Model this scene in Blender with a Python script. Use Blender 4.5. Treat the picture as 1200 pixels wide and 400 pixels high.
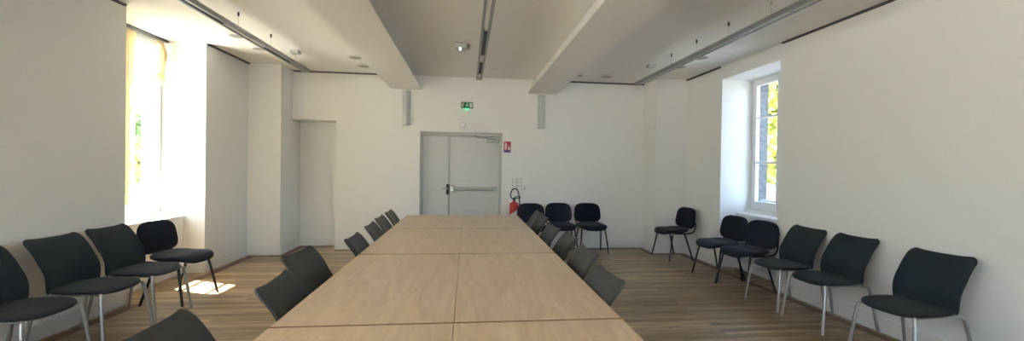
import bpy, bmesh, math, random
from mathutils import Vector, Matrix, noise
random.seed(7)
SC = bpy.context.scene
for o in list(bpy.data.objects):
    bpy.data.objects.remove(o)
COL = SC.collection

# ------------------------------------------------------------------ camera
cam_data = bpy.data.cameras.new('camera')
cam = bpy.data.objects.new('camera', cam_data)
COL.objects.link(cam)
RT = Vector((0.9938505, -0.1095988, 0.0157876))
UP = Vector((-0.0146661, 0.0110309, 0.9998316))
FW = Vector((0.1097545, 0.9939147, -0.0093556))
m = Matrix.Identity(4)
for i in range(3):
    m[i][0], m[i][1], m[i][2] = RT[i], UP[i], -FW[i]
m.translation = Vector((0, 0, 1.45))
cam.matrix_world = m
cam_data.sensor_width = 36.0
cam_data.sensor_fit = 'HORIZONTAL'
cam_data.lens = 476.526 / 1200 * 36
cam_data.clip_start = 0.05
cam_data.clip_end = 300
SC.camera = cam

# ------------------------------------------------------------------ view, sky, sun
SC.view_settings.view_transform = 'Standard'
SC.view_settings.look = 'None'
SC.view_settings.gamma = 1.0
SC.view_settings.use_curve_mapping = False
SC.view_settings.exposure = 3.15
SUN_DIR = Vector((0.50, -0.20, -1.0)).normalized()      # the way the light travels
world = bpy.data.worlds.new('sky')
SC.world = world
world.use_nodes = True
wn = world.node_tree
wn.nodes.clear()
sky = wn.nodes.new('ShaderNodeTexSky')
sky.sky_type = 'NISHITA'
sky.sun_disc = False
sky.sun_elevation = math.asin(-SUN_DIR.z)
sky.sun_rotation = math.atan2(-SUN_DIR.x, -SUN_DIR.y)
sky.air_density = 1.0
sky.dust_density = 1.6
sky.ozone_density = 1.0
bg = wn.nodes.new('ShaderNodeBackground')
bg.inputs['Strength'].default_value = 0.30
wo = wn.nodes.new('ShaderNodeOutputWorld')
wn.links.new(sky.outputs[0], bg.inputs[0])
wn.links.new(bg.outputs[0], wo.inputs[0])
sun_d = bpy.data.lights.new('sun', 'SUN')
sun_d.energy = 13.0
sun_d.angle = math.radians(0.55)
sun_d.color = (1.0, 0.965, 0.915)
sun = bpy.data.objects.new('sun', sun_d)
COL.objects.link(sun)
sun.rotation_euler = SUN_DIR.to_track_quat('-Z', 'Y').to_euler()
sun.location = (-10, 4, 18)

# ------------------------------------------------------------------ room measures
XL, XR, YB, YN, ZC = -3.40, 3.76, 7.16, -4.2, 3.0
LWIN = [(-2.60, -1.35), (-0.35, 0.90), (4.47, 5.72)]  # first two are unseen, added behind the camera for more daylight
RWIN = [(4.56, 5.69)]

# ------------------------------------------------------------------ materials
def mat(name, col, rough=0.6, metal=0.0, spec=0.5, var=0.0, vscale=8.0, bump=0.0, bscale=60.0, emit=None, estr=0.0, sheen=0.0):
    mt = bpy.data.materials.new(name)
    mt.use_nodes = True
    nt = mt.node_tree
    b = nt.nodes['Principled BSDF']
    b.inputs['Base Color'].default_value = (*col, 1)
    b.inputs['Roughness'].default_value = rough
    b.inputs['Metallic'].default_value = metal
    b.inputs['Specular IOR Level'].default_value = spec
    if sheen:
        b.inputs['Sheen Weight'].default_value = sheen
        b.inputs['Sheen Roughness'].default_value = 0.5
    if emit:
        b.inputs['Emission Color'].default_value = (*emit, 1)
        b.inputs['Emission Strength'].default_value = estr
    tc = nt.nodes.new('ShaderNodeTexCoord')
    if var:
        n = nt.nodes.new('ShaderNodeTexNoise')
        n.inputs['Scale'].default_value = vscale
        n.inputs['Detail'].default_value = 4
        mr = nt.nodes.new('ShaderNodeMapRange')
        mr.inputs[3].default_value = 1 - var
        mr.inputs[4].default_value = 1 + var
        mx = nt.nodes.new('ShaderNodeMix')
        mx.data_type = 'RGBA'
        mx.blend_type = 'MULTIPLY'
        mx.inputs['Factor'].default_value = 1
        mx.inputs['A'].default_value = (*col, 1)
        nt.links.new(tc.outputs['Object'], n.inputs['Vector'])
        nt.links.new(n.outputs['Fac'], mr.inputs[0])
        nt.links.new(mr.outputs[0], mx.inputs['B'])
        nt.links.new(mx.outputs['Result'], b.inputs['Base Color'])
    if bump:
        n2 = nt.nodes.new('ShaderNodeTexNoise')
        n2.inputs['Scale'].default_value = bscale
        n2.inputs['Detail'].default_value = 3
        bp = nt.nodes.new('ShaderNodeBump')
        bp.inputs['Strength'].default_value = bump
        bp.inputs['Distance'].default_value = 0.01
        nt.links.new(tc.outputs['Object'], n2.inputs['Vector'])
        nt.links.new(n2.outputs['Fac'], bp.inputs['Height'])
        nt.links.new(bp.outputs[0], b.inputs['Normal'])
    return mt

def ramp(nt, stops):
    r = nt.nodes.new('ShaderNodeValToRGB')
    while len(r.color_ramp.elements) < len(stops):
        r.color_ramp.elements.new(0.5)
    for e, (p, c) in zip(r.color_ramp.elements, stops):
        e.position = p
        e.color = (*c, 1)
    return r

def floor_material():
    mt = bpy.data.materials.new('plank_floor')
    mt.use_nodes = True
    nt = mt.node_tree
    L = nt.links.new
    b = nt.nodes['Principled BSDF']
    tc = nt.nodes.new('ShaderNodeTexCoord')
    br = nt.nodes.new('ShaderNodeTexBrick')
    br.inputs['Scale'].default_value = 1.0
    br.inputs['Brick Width'].default_value = 1.15
    br.inputs['Row Height'].default_value = 0.068
    br.inputs['Mortar Size'].default_value = 0.0013
    br.inputs['Mortar Smooth'].default_value = 0.2
    br.inputs['Bias'].default_value = 0.0
    br.offset = 0.37
    br.offset_frequency = 3
    br.inputs['Color1'].default_value = (0.0, 0.0, 0.0, 1)
    br.inputs['Color2'].default_value = (1.0, 1.0, 1.0, 1)
    br.inputs['Mortar'].default_value = (0.5, 0.5, 0.5, 1)
    L(tc.outputs['Object'], br.inputs['Vector'])
    r = ramp(nt, [(0.0, (0.22, 0.138, 0.064)), (0.45, (0.335, 0.222, 0.112)), (0.75, (0.41, 0.280, 0.147)), (1.0, (0.53, 0.375, 0.21))])
    L(br.outputs['Color'], r.inputs[0])
    mp = nt.nodes.new('ShaderNodeMapping')
    mp.inputs['Scale'].default_value = (1.3, 22, 1)
    L(tc.outputs['Object'], mp.inputs['Vector'])
    n = nt.nodes.new('ShaderNodeTexNoise')
    n.inputs['Scale'].default_value = 2.2
    n.inputs['Detail'].default_value = 6
    n.inputs['Distortion'].default_value = 0.6
    L(mp.outputs[0], n.inputs['Vector'])
    mr = nt.nodes.new('ShaderNodeMapRange')
    mr.inputs[1].default_value = 0.3
    mr.inputs[2].default_value = 0.7
    mr.inputs[3].default_value = 0.55
    mr.inputs[4].default_value = 1.38
    L(n.outputs['Fac'], mr.inputs[0])
    mx = nt.nodes.new('ShaderNodeMix'); mx.data_type = 'RGBA'; mx.blend_type = 'MULTIPLY'; mx.inputs['Factor'].default_value = 1
    L(r.outputs[0], mx.inputs['A']); L(mr.outputs[0], mx.inputs['B'])
    mo = nt.nodes.new('ShaderNodeMix'); mo.data_type = 'RGBA'
    mo.inputs['B'].default_value = (0.035, 0.02, 0.012, 1)
    L(br.outputs['Fac'], mo.inputs['Factor']); L(mx.outputs['Result'], mo.inputs['A'])
    L(mo.outputs['Result'], b.inputs['Base Color'])
    rr = nt.nodes.new('ShaderNodeMapRange')
    rr.inputs[3].default_value = 0.26; rr.inputs[4].default_value = 0.42
    L(n.outputs['Fac'], rr.inputs[0]); L(rr.outputs[0], b.inputs['Roughness'])
    bp = nt.nodes.new('ShaderNodeBump'); bp.inputs['Strength'].default_value = 0.25; bp.inputs['Distance'].default_value = 0.002
    bp.invert = True
    L(br.outputs['Fac'], bp.inputs['Height']); L(bp.outputs[0], b.inputs['Normal'])
    return mt

def oak_material():
    mt = bpy.data.materials.new('light_oak_laminate')
    mt.use_nodes = True
    nt = mt.node_tree
    L = nt.links.new
    b = nt.nodes['Principled BSDF']
    tc = nt.nodes.new('ShaderNodeTexCoord')
    oi = nt.nodes.new('ShaderNodeObjectInfo')
    ad = nt.nodes.new('ShaderNodeVectorMath'); ad.operation = 'MULTIPLY_ADD'
    ad.inputs[1].default_value = (7, 5, 3)
    L(oi.outputs['Location'], ad.inputs[0]); L(tc.outputs['Object'], ad.inputs[2])
    mp = nt.nodes.new('ShaderNodeMapping')
    mp.inputs['Scale'].default_value = (9, 1.4, 1)
    L(ad.outputs[0], mp.inputs['Vector'])
    n = nt.nodes.new('ShaderNodeTexNoise')
    n.inputs['Scale'].default_value = 1.5; n.inputs['Detail'].default_value = 7; n.inputs['Distortion'].default_value = 1.6
    L(mp.outputs[0], n.inputs['Vector'])
    r = ramp(nt, [(0.28, (0.62, 0.435, 0.265)), (0.5, (0.69, 0.50, 0.315)), (0.72, (0.75, 0.57, 0.38))])
    L(n.outputs['Fac'], r.inputs[0])
    mp2 = nt.nodes.new('ShaderNodeMapping')
    mp2.inputs['Scale'].default_value = (55, 3.0, 1)
    L(ad.outputs[0], mp2.inputs['Vector'])
    n2 = nt.nodes.new('ShaderNodeTexNoise'); n2.inputs['Scale'].default_value = 1.6; n2.inputs['Detail'].default_value = 3
    L(mp2.outputs[0], n2.inputs['Vector'])
    mr = nt.nodes.new('ShaderNodeMapRange'); mr.inputs[3].default_value = 0.92; mr.inputs[4].default_value = 1.08
    L(n2.outputs['Fac'], mr.inputs[0])
    mx = nt.nodes.new('ShaderNodeMix'); mx.data_type = 'RGBA'; mx.blend_type = 'MULTIPLY'; mx.inputs['Factor'].default_value = 1
    L(r.outputs[0], mx.inputs['A']); L(mr.outputs[0], mx.inputs['B'])
    L(mx.outputs['Result'], b.inputs['Base Color'])
    b.inputs['Roughness'].default_value = 0.33
    b.inputs['Specular IOR Level'].default_value = 0.45
    return mt

def stone_material():
    mt = bpy.data.materials.new('granite_blocks')
    mt.use_nodes = True
    nt = mt.node_tree
    L = nt.links.new
    b = nt.nodes['Principled BSDF']
    tc = nt.nodes.new('ShaderNodeTexCoord')
    sp = nt.nodes.new('ShaderNodeSeparateXYZ')
    L(tc.outputs['Object'], sp.inputs[0])
    md = nt.nodes.new('ShaderNodeMath'); md.operation = 'PINGPONG'; md.inputs[1].default_value = 0.19
    L(sp.outputs['Z'], md.inputs[0])
    lt = nt.nodes.new('ShaderNodeMath'); lt.operation = 'LESS_THAN'; lt.inputs[1].default_value = 0.008
    L(md.outputs[0], lt.inputs[0])
    n = nt.nodes.new('ShaderNodeTexNoise'); n.inputs['Scale'].default_value = 22; n.inputs['Detail'].default_value = 6
    L(tc.outputs['Object'], n.inputs['Vector'])
    r = ramp(nt, [(0.3, (0.085, 0.085, 0.082)), (0.7, (0.19, 0.19, 0.18))])
    L(n.outputs['Fac'], r.inputs[0])
    mx = nt.nodes.new('ShaderNodeMix'); mx.data_type = 'RGBA'; mx.inputs['B'].default_value = (0.10, 0.095, 0.09, 1)
    L(lt.outputs[0], mx.inputs['Factor']); L(r.outputs[0], mx.inputs['A'])
    L(mx.outputs['Result'], b.inputs['Base Color'])
    b.inputs['Roughness'].default_value = 0.9
    return mt

def glass_material():
    mt = bpy.data.materials.new('window_glass')
    mt.use_nodes = True
    nt = mt.node_tree
    nt.nodes.clear()
    tr = nt.nodes.new('ShaderNodeBsdfTransparent'); tr.inputs[0].default_value = (0.95, 0.97, 0.97, 1)
    gl = nt.nodes.new('ShaderNodeBsdfGlossy'); gl.inputs['Roughness'].default_value = 0.02
    lw = nt.nodes.new('ShaderNodeLayerWeight'); lw.inputs['Blend'].default_value = 0.5
    pw = nt.nodes.new('ShaderNodeMath'); pw.operation = 'POWER'; pw.inputs[1].default_value = 4.0
    nt.links.new(lw.outputs['Facing'], pw.inputs[0])
    fr = nt.nodes.new('ShaderNodeMath'); fr.operation = 'MULTIPLY_ADD'; fr.inputs[1].default_value = 0.55; fr.inputs[2].default_value = 0.03
    nt.links.new(pw.outputs[0], fr.inputs[0])
    mx = nt.nodes.new('ShaderNodeMixShader')
    out = nt.nodes.new('ShaderNodeOutputMaterial')
    nt.links.new(fr.outputs[0], mx.inputs[0]); nt.links.new(tr.outputs[0], mx.inputs[1]); nt.links.new(gl.outputs[0], mx.inputs[2])
    nt.links.new(mx.outputs[0], out.inputs[0])
    return mt

def curtain_material():
    mt = bpy.data.materials.new('cream_curtain_cloth')
    mt.use_nodes = True
    nt = mt.node_tree
    b = nt.nodes['Principled BSDF']
    b.inputs['Base Color'].default_value = (0.78, 0.70, 0.51, 1)
    b.inputs['Roughness'].default_value = 0.9
    tl = nt.nodes.new('ShaderNodeBsdfTranslucent'); tl.inputs[0].default_value = (0.76, 0.68, 0.48, 1)
    mx = nt.nodes.new('ShaderNodeMixShader'); mx.inputs[0].default_value = 0.62
    out = nt.nodes['Material Output']
    nt.links.new(b.outputs[0], mx.inputs[1]); nt.links.new(tl.outputs[0], mx.inputs[2]); nt.links.new(mx.outputs[0], out.inputs[0])
    return mt

M = dict(
    wall=mat('white_wall_paint', (0.872, 0.862, 0.828), 0.85, spec=0.3, var=0.015, vscale=1.2, bump=0.06, bscale=90),
    ceil=mat('white_ceiling_paint', (0.87, 0.845, 0.79), 0.9, spec=0.25, var=0.01, vscale=1.0),
    trimw=mat('white_gloss_paint', (0.85, 0.84, 0.81), 0.45),
    border=mat('red_brown_floor_border', (0.13, 0.055, 0.03), 0.45, var=0.2, vscale=9),
    floor=floor_material(), oak=oak_material(), stone=stone_material(), glass=glass_material(), curtain=curtain_material(),
    seamshade=mat('painted_seam_shadow', (0.22, 0.11, 0.06), 0.5),  # brown that paints the shadow line of the table seams
    door=mat('grey_door_paint', (0.66, 0.665, 0.66), 0.42, var=0.02, vscale=2),
    doorf=mat('grey_door_frame_paint', (0.60, 0.60, 0.585), 0.45),
    upvc=mat('white_window_frame', (0.82, 0.83, 0.83), 0.35),
    steel=mat('satin_steel', (0.45, 0.45, 0.44), 0.32, metal=0.9),
    chrome=mat('chromed_leg_tube', (0.48, 0.49, 0.50), 0.3, metal=0.9),
    dark=mat('black_plastic', (0.012, 0.012, 0.013), 0.4),
    blackmetal=mat('black_lacquered_tube', (0.014, 0.014, 0.016), 0.35),
    fabA=mat('charcoal_seat_fabric', (0.019, 0.027, 0.035), 0.85, spec=0.25, var=0.12, vscale=160, bump=0.15, bscale=500, sheen=0.04),
    fabT=mat('graphite_seat_leatherette', (0.042, 0.042, 0.041), 0.5, spec=0.45, var=0.08, vscale=160, bump=0.1, bscale=400),
    fabB=mat('black_navy_seat_fabric', (0.010, 0.0135, 0.025), 0.9, spec=0.2, var=0.15, vscale=180, bump=0.15, bscale=500, sheen=0.08),
    legg=mat('grey_table_leg_paint', (0.25, 0.25, 0.26), 0.4, metal=0.4),
    alu=mat('brushed_aluminium_rail', (0.34, 0.345, 0.34), 0.4, metal=0.6),
    louvre=mat('dark_lamp_louvre', (0.10, 0.10, 0.10), 0.4, metal=0.5),
    opal=mat('opal_lamp_cover', (0.65, 0.65, 0.62), 0.4),
    greyp=mat('pale_grey_plastic', (0.50, 0.50, 0.48), 0.5),
    ventw=mat('white_vent_plastic', (0.76, 0.74, 0.69), 0.5),
    ventg=mat('grey_vent_mesh', (0.36, 0.34, 0.34), 0.7, bump=0.2, bscale=300),
    slot=mat('dark_slot', (0.09, 0.085, 0.075), 0.6),
    whitep=mat('white_plastic', (0.88, 0.88, 0.86), 0.4),
    socket=mat('grey_white_socket_plastic', (0.62, 0.62, 0.61), 0.35),
    cyl=mat('grey_speaker_cloth', (0.56, 0.585, 0.57), 0.75, var=0.05, vscale=60),
    red=mat('signal_red_paint', (0.50, 0.016, 0.018), 0.35),
    signred=mat('sign_red', (0.45, 0.02, 0.03), 0.5), signblue=mat('sign_blue', (0.05, 0.14, 0.38), 0.5), signwhite=mat('sign_white', (0.78, 0.76, 0.74), 0.5),
    green=mat('sign_green', (0.01, 0.16, 0.065), 0.4), greenled=mat('green_pilot_lamp', (0.1, 0.6, 0.3), 0.4, emit=(0.05, 1.0, 0.35), estr=0.22),
    led=mat('lit_white_lamp', (0.9, 0.9, 0.9), 0.4, emit=(0.9, 0.97, 1.0), estr=0.18),
    rad=mat('white_radiator_enamel', (0.74, 0.75, 0.76), 0.4),
    pave=mat('pale_gravel_ground', (0.52, 0.49, 0.43), 0.95, var=0.2, vscale=6),
    cobbles=mat('grey_cobble_ground', (0.10, 0.105, 0.115), 0.95, var=0.25, vscale=5),  # dark grey cobbles, chosen to cut warm bounce into the right window
    slate=mat('slate_roof', (0.12, 0.13, 0.16), 0.6, var=0.2, vscale=5),
    leafy=mat('yellow_green_leaves', (0.34, 0.36, 0.05), 0.7, var=0.3, vscale=4),
    leafd=mat('green_leaves', (0.10, 0.20, 0.04), 0.7, var=0.35, vscale=5),
    bark=mat('bark', (0.12, 0.09, 0.065), 0.9, var=0.3, vscale=12),
)

# ------------------------------------------------------------------ mesh helpers
def box(bm, x0, x1, y0, y1, z0, z1, bev=0.0, mx=None):
    vs = [bm.verts.new((x, y, z)) for x in (x0, x1) for y in (y0, y1) for z in (z0, z1)]
    q = [(0, 1, 3, 2), (4, 6, 7, 5), (0, 4, 5, 1), (2, 3, 7, 6), (0, 2, 6, 4), (1, 5, 7, 3)]
    fs = [bm.faces.new([vs[i] for i in f]) for f in q]
    if mx:
        for v in vs:
            v.co = mx @ v.co
    if bev:
        es = list({e for f in fs for e in f.edges})
        bmesh.ops.bevel(bm, geom=es, offset=bev, segments=2, profile=0.5, affect='EDGES')
    return bm

def BX(*a, **k):
    return box(bmesh.new(), *a, **k)

def catmull(pts, n=6):
    P = [Vector(p) for p in pts]
    P = [P[0] * 2 - P[1]] + P + [P[-1] * 2 - P[-2]]
    out = []
    for i in range(1, len(P) - 2):
        for k in range(n):
            t = k / n
            a, b, c, d = P[i - 1], P[i], P[i + 1], P[i + 2]
            out.append(0.5 * ((2 * b) + (c - a) * t + (2 * a - 5 * b + 4 * c - d) * t * t + (3 * b - a - 3 * c + d) * t ** 3))
    out.append(P[-2])
    return out

def tube(bm, pts, r, seg=10, r1=None, smooth=0, flat=1.0):
    P = catmull(pts, smooth) if smooth else [Vector(p) for p in pts]
    r1 = r if r1 is None else r1
    rings = []
    ref = None
    for i, p in enumerate(P):
        d = (P[min(i + 1, len(P) - 1)] - P[max(i - 1, 0)]).normalized()
        if ref is None:
            ref = Vector((0, 0, 1)) if abs(d.z) < 0.9 else Vector((1, 0, 0))
        u = (ref - d * ref.dot(d)).normalized()
        ref = u
        w = d.cross(u)
        rr = r + (r1 - r) * i / (len(P) - 1)
        rings.append([bm.verts.new(p + (u * math.cos(a) + w * math.sin(a) * flat) * rr) for a in [2 * math.pi * k / seg for k in range(seg)]])
    for a, b in zip(rings, rings[1:]):
        for k in range(seg):
            bm.faces.new((a[k], a[(k + 1) % seg], b[(k + 1) % seg], b[k]))
    bm.faces.new(rings[0][::-1]); bm.faces.new(rings[-1])
    return bm

def lathe(bm, prof, seg=32, c=(0, 0, 0), axis='Z'):
    rings = []
    c = Vector(c)
    for r, h in prof:
        ring = []
        for k in range(seg):
            a = 2 * math.pi * k / seg
            if axis == 'Z':
                v = Vector((r * math.cos(a), r * math.sin(a), h))
            elif axis == 'Y':
                v = Vector((r * math.cos(a), h, r * math.sin(a)))
            else:
                v = Vector((h, r * math.cos(a), r * math.sin(a)))
            ring.append(bm.verts.new(c + v))
        rings.append(ring)
    for a, b in zip(rings, rings[1:]):
        for k in range(seg):
            bm.faces.new((a[k], a[(k + 1) % seg], b[(k + 1) % seg], b[k]))
    bm.faces.new(rings[0]); bm.faces.new(rings[-1])
    return bm

def pillow(bm, outline, depth_lo, depth_hi, place, rim=0.35):
    """closed cushion: outline = plan points (centre 0,0); place(a, b, t) maps plan coordinates and thickness 0..1 to space"""
    prof = [(0.001, 1.0), (0.3, 1.0), (0.6, 0.99), (0.82, 0.95), (0.93, 0.86), (0.985, 0.70), (1.0, 0.5), (0.985, 0.30), (0.93, 0.14), (0.82, 0.05), (0.6, 0.01), (0.3, 0.0), (0.001, 0.0)]
    rings = []
    for rho, h in prof:
        rings.append([bm.verts.new(place(a * rho, b * rho, h)) for a, b in outline])
    n = len(outline)
    for p, q in zip(rings, rings[1:]):
        for k in range(n):
            bm.faces.new((p[k], p[(k + 1) % n], q[(k + 1) % n], q[k]))
    bm.faces.new(rings[0]); bm.faces.new(rings[-1])
    return bm

def superell(a, b, n, seg=44):
    out = []
    for k in range(seg):
        t = 2 * math.pi * k / seg
        c, s = math.cos(t), math.sin(t)
        out.append((a * math.copysign(abs(c) ** (2 / n), c), b * math.copysign(abs(s) ** (2 / n), s)))
    return out

def obj(name, bm, material, parent=None, smooth=False):
    bmesh.ops.recalc_face_normals(bm, faces=bm.faces)
    me = bpy.data.meshes.new(name)
    bm.to_mesh(me)
    bm.free()
    me.materials.append(material)
    if smooth:
        for p in me.polygons:
            p.use_smooth = True
        try:
            me.set_sharp_from_angle(angle=math.radians(40))
        except Exception:
            pass
    o = bpy.data.objects.new(name, me)
    COL.objects.link(o)
    if parent:
        o.parent = parent
    return o

def tag(o, label, cat, group=None, kind=None):
    o['label'] = label
    o['category'] = cat
    if group:
        o['group'] = group
    if kind:
        o['kind'] = kind
    return o

def thing(name, label, cat, loc=(0, 0, 0), rz=0.0, group=None):
    o = bpy.data.objects.new(name, None)
    COL.objects.link(o)
    o.empty_display_size = 0.1
    o.location = loc
    o.rotation_euler = (0, 0, rz)
    return tag(o, label, cat, group)

def struct(name, bm, m, parent=None, smooth=False):
    o = obj(name, bm, m, parent, smooth)
    if not parent:
        o['kind'] = 'structure'
    return o

def dup(root, loc, rz, label, group=None):
    r = root.copy(); COL.objects.link(r); r.location = loc; r.rotation_euler = (0, 0, rz)
    r['label'] = label
    if group:
        r['group'] = group
    for ch in list(root.children):
        c = ch.copy(); COL.objects.link(c); c.parent = r
        for g in ch.children:
            d = g.copy(); COL.objects.link(d); d.parent = c
    return r

# ================================================================== SETTING
OL, OR = -4.17, 4.51          # outer faces of the thick stone walls
struct('floor', BX(OL, OR, YN - 0.2, YB + 0.7, -0.12, 0.0), M['floor'])
struct('ceiling', BX(OL + 0.01, OR - 0.01, YN - 0.2, YB + 0.7, ZC, ZC + 0.2), M['ceil'])

# left wall: solid stretches, parapets under the windows (outer stone face is a trim)
bm = bmesh.new()
xi = -4.02
ys = [YN] + [v for w in LWIN for v in w] + [YB + 0.5]
for a, b in zip(ys[0::2], ys[1::2]):
    box(bm, xi, XL, a, b, 0, ZC)
for a, b in LWIN:
    box(bm, xi, -3.66, a, b, 0, 0.72)
struct('wall_left', bm, M['wall'])
bm = bmesh.new()
for a, b in zip(ys[0::2], ys[1::2]):
    box(bm, OL, xi, a - (0 if a == YN else 0.0), b, 0, ZC)
for a, b in LWIN:
    box(bm, OL, xi, a, b, 0, 0.84)
    box(bm, OL, xi, a, b, 2.94, ZC)
struct('trim_1', bm, M['stone'])

# right wall
bm = bmesh.new()
xo = 4.335
ys = [YN] + [v for w in RWIN for v in w] + [YB + 0.5]
for a, b in zip(ys[0::2], ys[1::2]):
    box(bm, XR, xo, a, b, 0, ZC)
for a, b in RWIN:
    box(bm, 4.02, xo, a, b, 0, 0.79)
    box(bm, XR, xo, a, b, 2.80, ZC)
struct('wall_right', bm, M['wall'])
bm = bmesh.new()
for a, b in zip(ys[0::2], ys[1::2]):
    box(bm, xo, OR, a, b, 0, ZC)
for a, b in RWIN:
    box(bm, xo, OR, a, b, 0, 0.88)
    box(bm, xo, OR, a, b, 2.76, ZC)
struct('trim_2', bm, M['stone'])

# back wall with the niche and the door recess, corner casings
NX0, NX1, NZ, NY = -2.915, -2.21, 2.185, 7.50
DX0, DX1, DZ, DY = -0.814, 0.614, 2.036, 7.30
bm = bmesh.new()
YO = YB + 0.5
box(bm, XL, NX0, YB, YO, 0, ZC)
box(bm, NX0, NX1, YB, YO, NZ, ZC)
box(bm, NX0, NX1, NY, YO, 0, NZ)
box(bm, NX1, DX0, YB, YO, 0, ZC)
box(bm, DX0, DX1, YB, YO, DZ, ZC)
box(bm, DX0, DX1, YB + 0.25, YO, 0, DZ)
box(bm, DX1, XR, YB, YO, 0, ZC)
box(bm, XL, -2.915, 6.75, YB, 0, ZC)
box(bm, 3.215, XR, 6.67, YB, 0, ZC)
struct('wall_back', bm, M['wall'])
FX0, FX1, FZ0, FZ1 = -1.1, 1.1, 0.75, 2.60       # unseen window opening, added behind the camera to brighten the room
bm = bmesh.new()
box(bm, OL, FX0, YN - 0.2, YN, 0, ZC); box(bm, FX1, OR, YN - 0.2, YN, 0, ZC)
box(bm, FX0, FX1, YN - 0.2, YN, 0, FZ0); box(bm, FX0, FX1, YN - 0.2, YN, FZ1, ZC)
struct('wall_front', bm, M['wall'])

# boxed beams, narrower at the ceiling than at the underside
def beam(name, xb0, xb1, xt0, xt1):
    bm = bmesh.new()
    pr = [(xb0, 2.755), (xb1, 2.755), (xt1, ZC), (xt0, ZC)]
    A = [bm.verts.new((x, YN, z)) for x, z in pr]
    B = [bm.verts.new((x, YB, z)) for x, z in pr]
    for k in range(4):
        bm.faces.new((A[k], A[(k + 1) % 4], B[(k + 1) % 4], B[k]))
    bm.faces.new(A[::-1]); bm.faces.new(B)
    return struct(name, bm, M['ceil'])
beam('trim_3', -1.312, -0.795, -1.19, -0.95)
beam('trim_4', 1.045, 1.545, 1.165, 1.42)

# baseboards with the red-brown border strip of the floor in front of them
def board(name, segs, t=0.018, h=0.135):
    bm = bmesh.new()
    for x0, y0, x1, y1, nx, ny in segs:      # n = direction into the room
        xa, xb = sorted((x0, x1)); ya, yb = sorted((y0, y1))
        if nx:
            xa, xb = sorted((x0, x0 + nx * t))
        else:
            ya, yb = sorted((y0, y0 + ny * t))
        box(bm, xa, xb, ya, yb, 0, h, bev=0.003)
    return struct(name, bm, M['trimw'])
segs = []
e = [YN] + [v for w in LWIN for v in w] + [6.75]
segs += [(XL, p, XL, q, 1, 0) for p, q in zip(e[0::2], e[1::2])]
segs += [(-3.66, p, -3.66, q, 1, 0) for p, q in LWIN] + [(-3.66, q, XL, q, 0, -1) for p, q in LWIN] + [(-3.66, p, XL, p, 0, 1) for p, q in LWIN]
board('baseboard_left', segs)
e = [YN] + [v for w in RWIN for v in w] + [6.67]
segs = [(XR, p, XR, q, -1, 0) for p, q in zip(e[0::2], e[1::2])] + [(4.02, p, 4.02, q, -1, 0) for p, q in RWIN] + [(XR, q, 4.02, q, 0, -1) for p, q in RWIN]
board('baseboard_right', segs)
board('baseboard_back', [(XL, 6.75, -2.915, 6.75, 0, -1), (-2.915, 6.75, -2.915, 7.5, 1, 0), (NX0, NY, NX1, NY, 0, -1), (NX1, YB, DX0, YB, 0, -1),
      (DX1, YB, 3.215, YB, 0, -1), (3.215, 6.67, 3.215, YB, -1, 0), (3.215, 6.67, XR, 6.67, 0, -1)])
bm = bmesh.new()
for a in [(XL + .06, XL + .15, 0.9, 4.47), (XL + .07, XL + .16, 5.4, 6.70), (-3.30, -2.80, 6.62, 6.70), (NX0 + .03, -2.80, 6.72, 7.40), (NX0 + .02, NX1, 7.40, 7.475),
          (NX1 + .02, DX0, 7.04, 7.13), (DX1, 3.12, 7.04, 7.13), (3.10, 3.19, 6.58, 7.10), (3.20, 3.62, 6.56, 6.64), (XR - .15, XR - .07, 0.6, 6.6)]:
    box(bm, a[0], a[1], a[2], a[3], 0.0, 0.003)
struct('trim_5', bm, M['border'])

# ------------------------------------------------------------------ windows
def window(name, xg, y0, y1, z0, z1, s):
    """s = +1: room lies towards +x. xg = room-side plane of the frame"""
    t = 0.06
    xa, xb = sorted((xg, xg - s * t))
    root = bpy.data.objects.new(name, None); COL.objects.link(root); root['kind'] = 'structure'
    root.location = (xg, (y0 + y1) / 2, z0)
    inv = Matrix.Translation(-Vector(root.location))
    def part(nm, bm, m, par, sm=False):
        bm.transform(inv)
        o = obj(nm, bm, m, root, sm)
        return o
    f = bmesh.new()
    w = 0.045
    box(f, xa, xb, y0, y0 + w, z0, z1, 0.004); box(f, xa, xb, y1 - w, y1, z0, z1, 0.004)
    box(f, xa, xb, y0 + w, y1 - w, z0, z0 + 0.05, 0.004); box(f, xa, xb, y0 + w, y1 - w, z1 - w, z1, 0.004)
    part('window_frame', f, M['upvc'], root)
    ym = (y0 + y1) / 2
    for a, b in ((y0 + w, ym), (ym, y1 - w)):
        sx0, sx1 = sorted((xg + s * 0.012, xg - s * 0.045))
        g = bmesh.new()
        zb, zt = z0 + 0.05, z1 - w
        st = 0.058
        box(g, sx0, sx1, a, a + st, zb, zt, 0.006); box(g, sx0, sx1, b - st, b, zb, zt, 0.006)
        box(g, sx0, sx1, a + st, b - st, zb, zb + 0.085, 0.006); box(g, sx0, sx1, a + st, b - st, zt - st, zt, 0.006)
        H = zt - zb
        for q in ((1.565 - zb), (2.225 - zb)):
            box(g, sx0 + 0.012, sx1 - 0.008, a + st, b - st, zb + q - 0.014, zb + q + 0.014, 0.003)
        sash = part('sash', g, M['upvc'], root)
        xm = (sx0 + sx1) / 2
        part('pane', BX(xm - 0.003, xm + 0.003, a + st - 0.008, b - st + 0.008, zb + 0.08, zt - st + 0.008), M['glass'], root)
    h = bmesh.new()
    xh = xg + s * 0.012
    tube(h, [(xh, ym, z0 + 0.45), (xh + s * 0.05, ym, z0 + 0.45)], 0.008)
    tube(h, [(xh + s * 0.045, ym, z0 + 0.45), (xh + s * 0.045, ym, z0 + 0.33)], 0.009)
    box(h, min(xh, xh + s * 0.012), max(xh, xh + s * 0.012), ym - 0.012, ym + 0.012, z0 + 0.40, z0 + 0.50)
    part('window_handle', h, M['upvc'], root)
    return root
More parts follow.
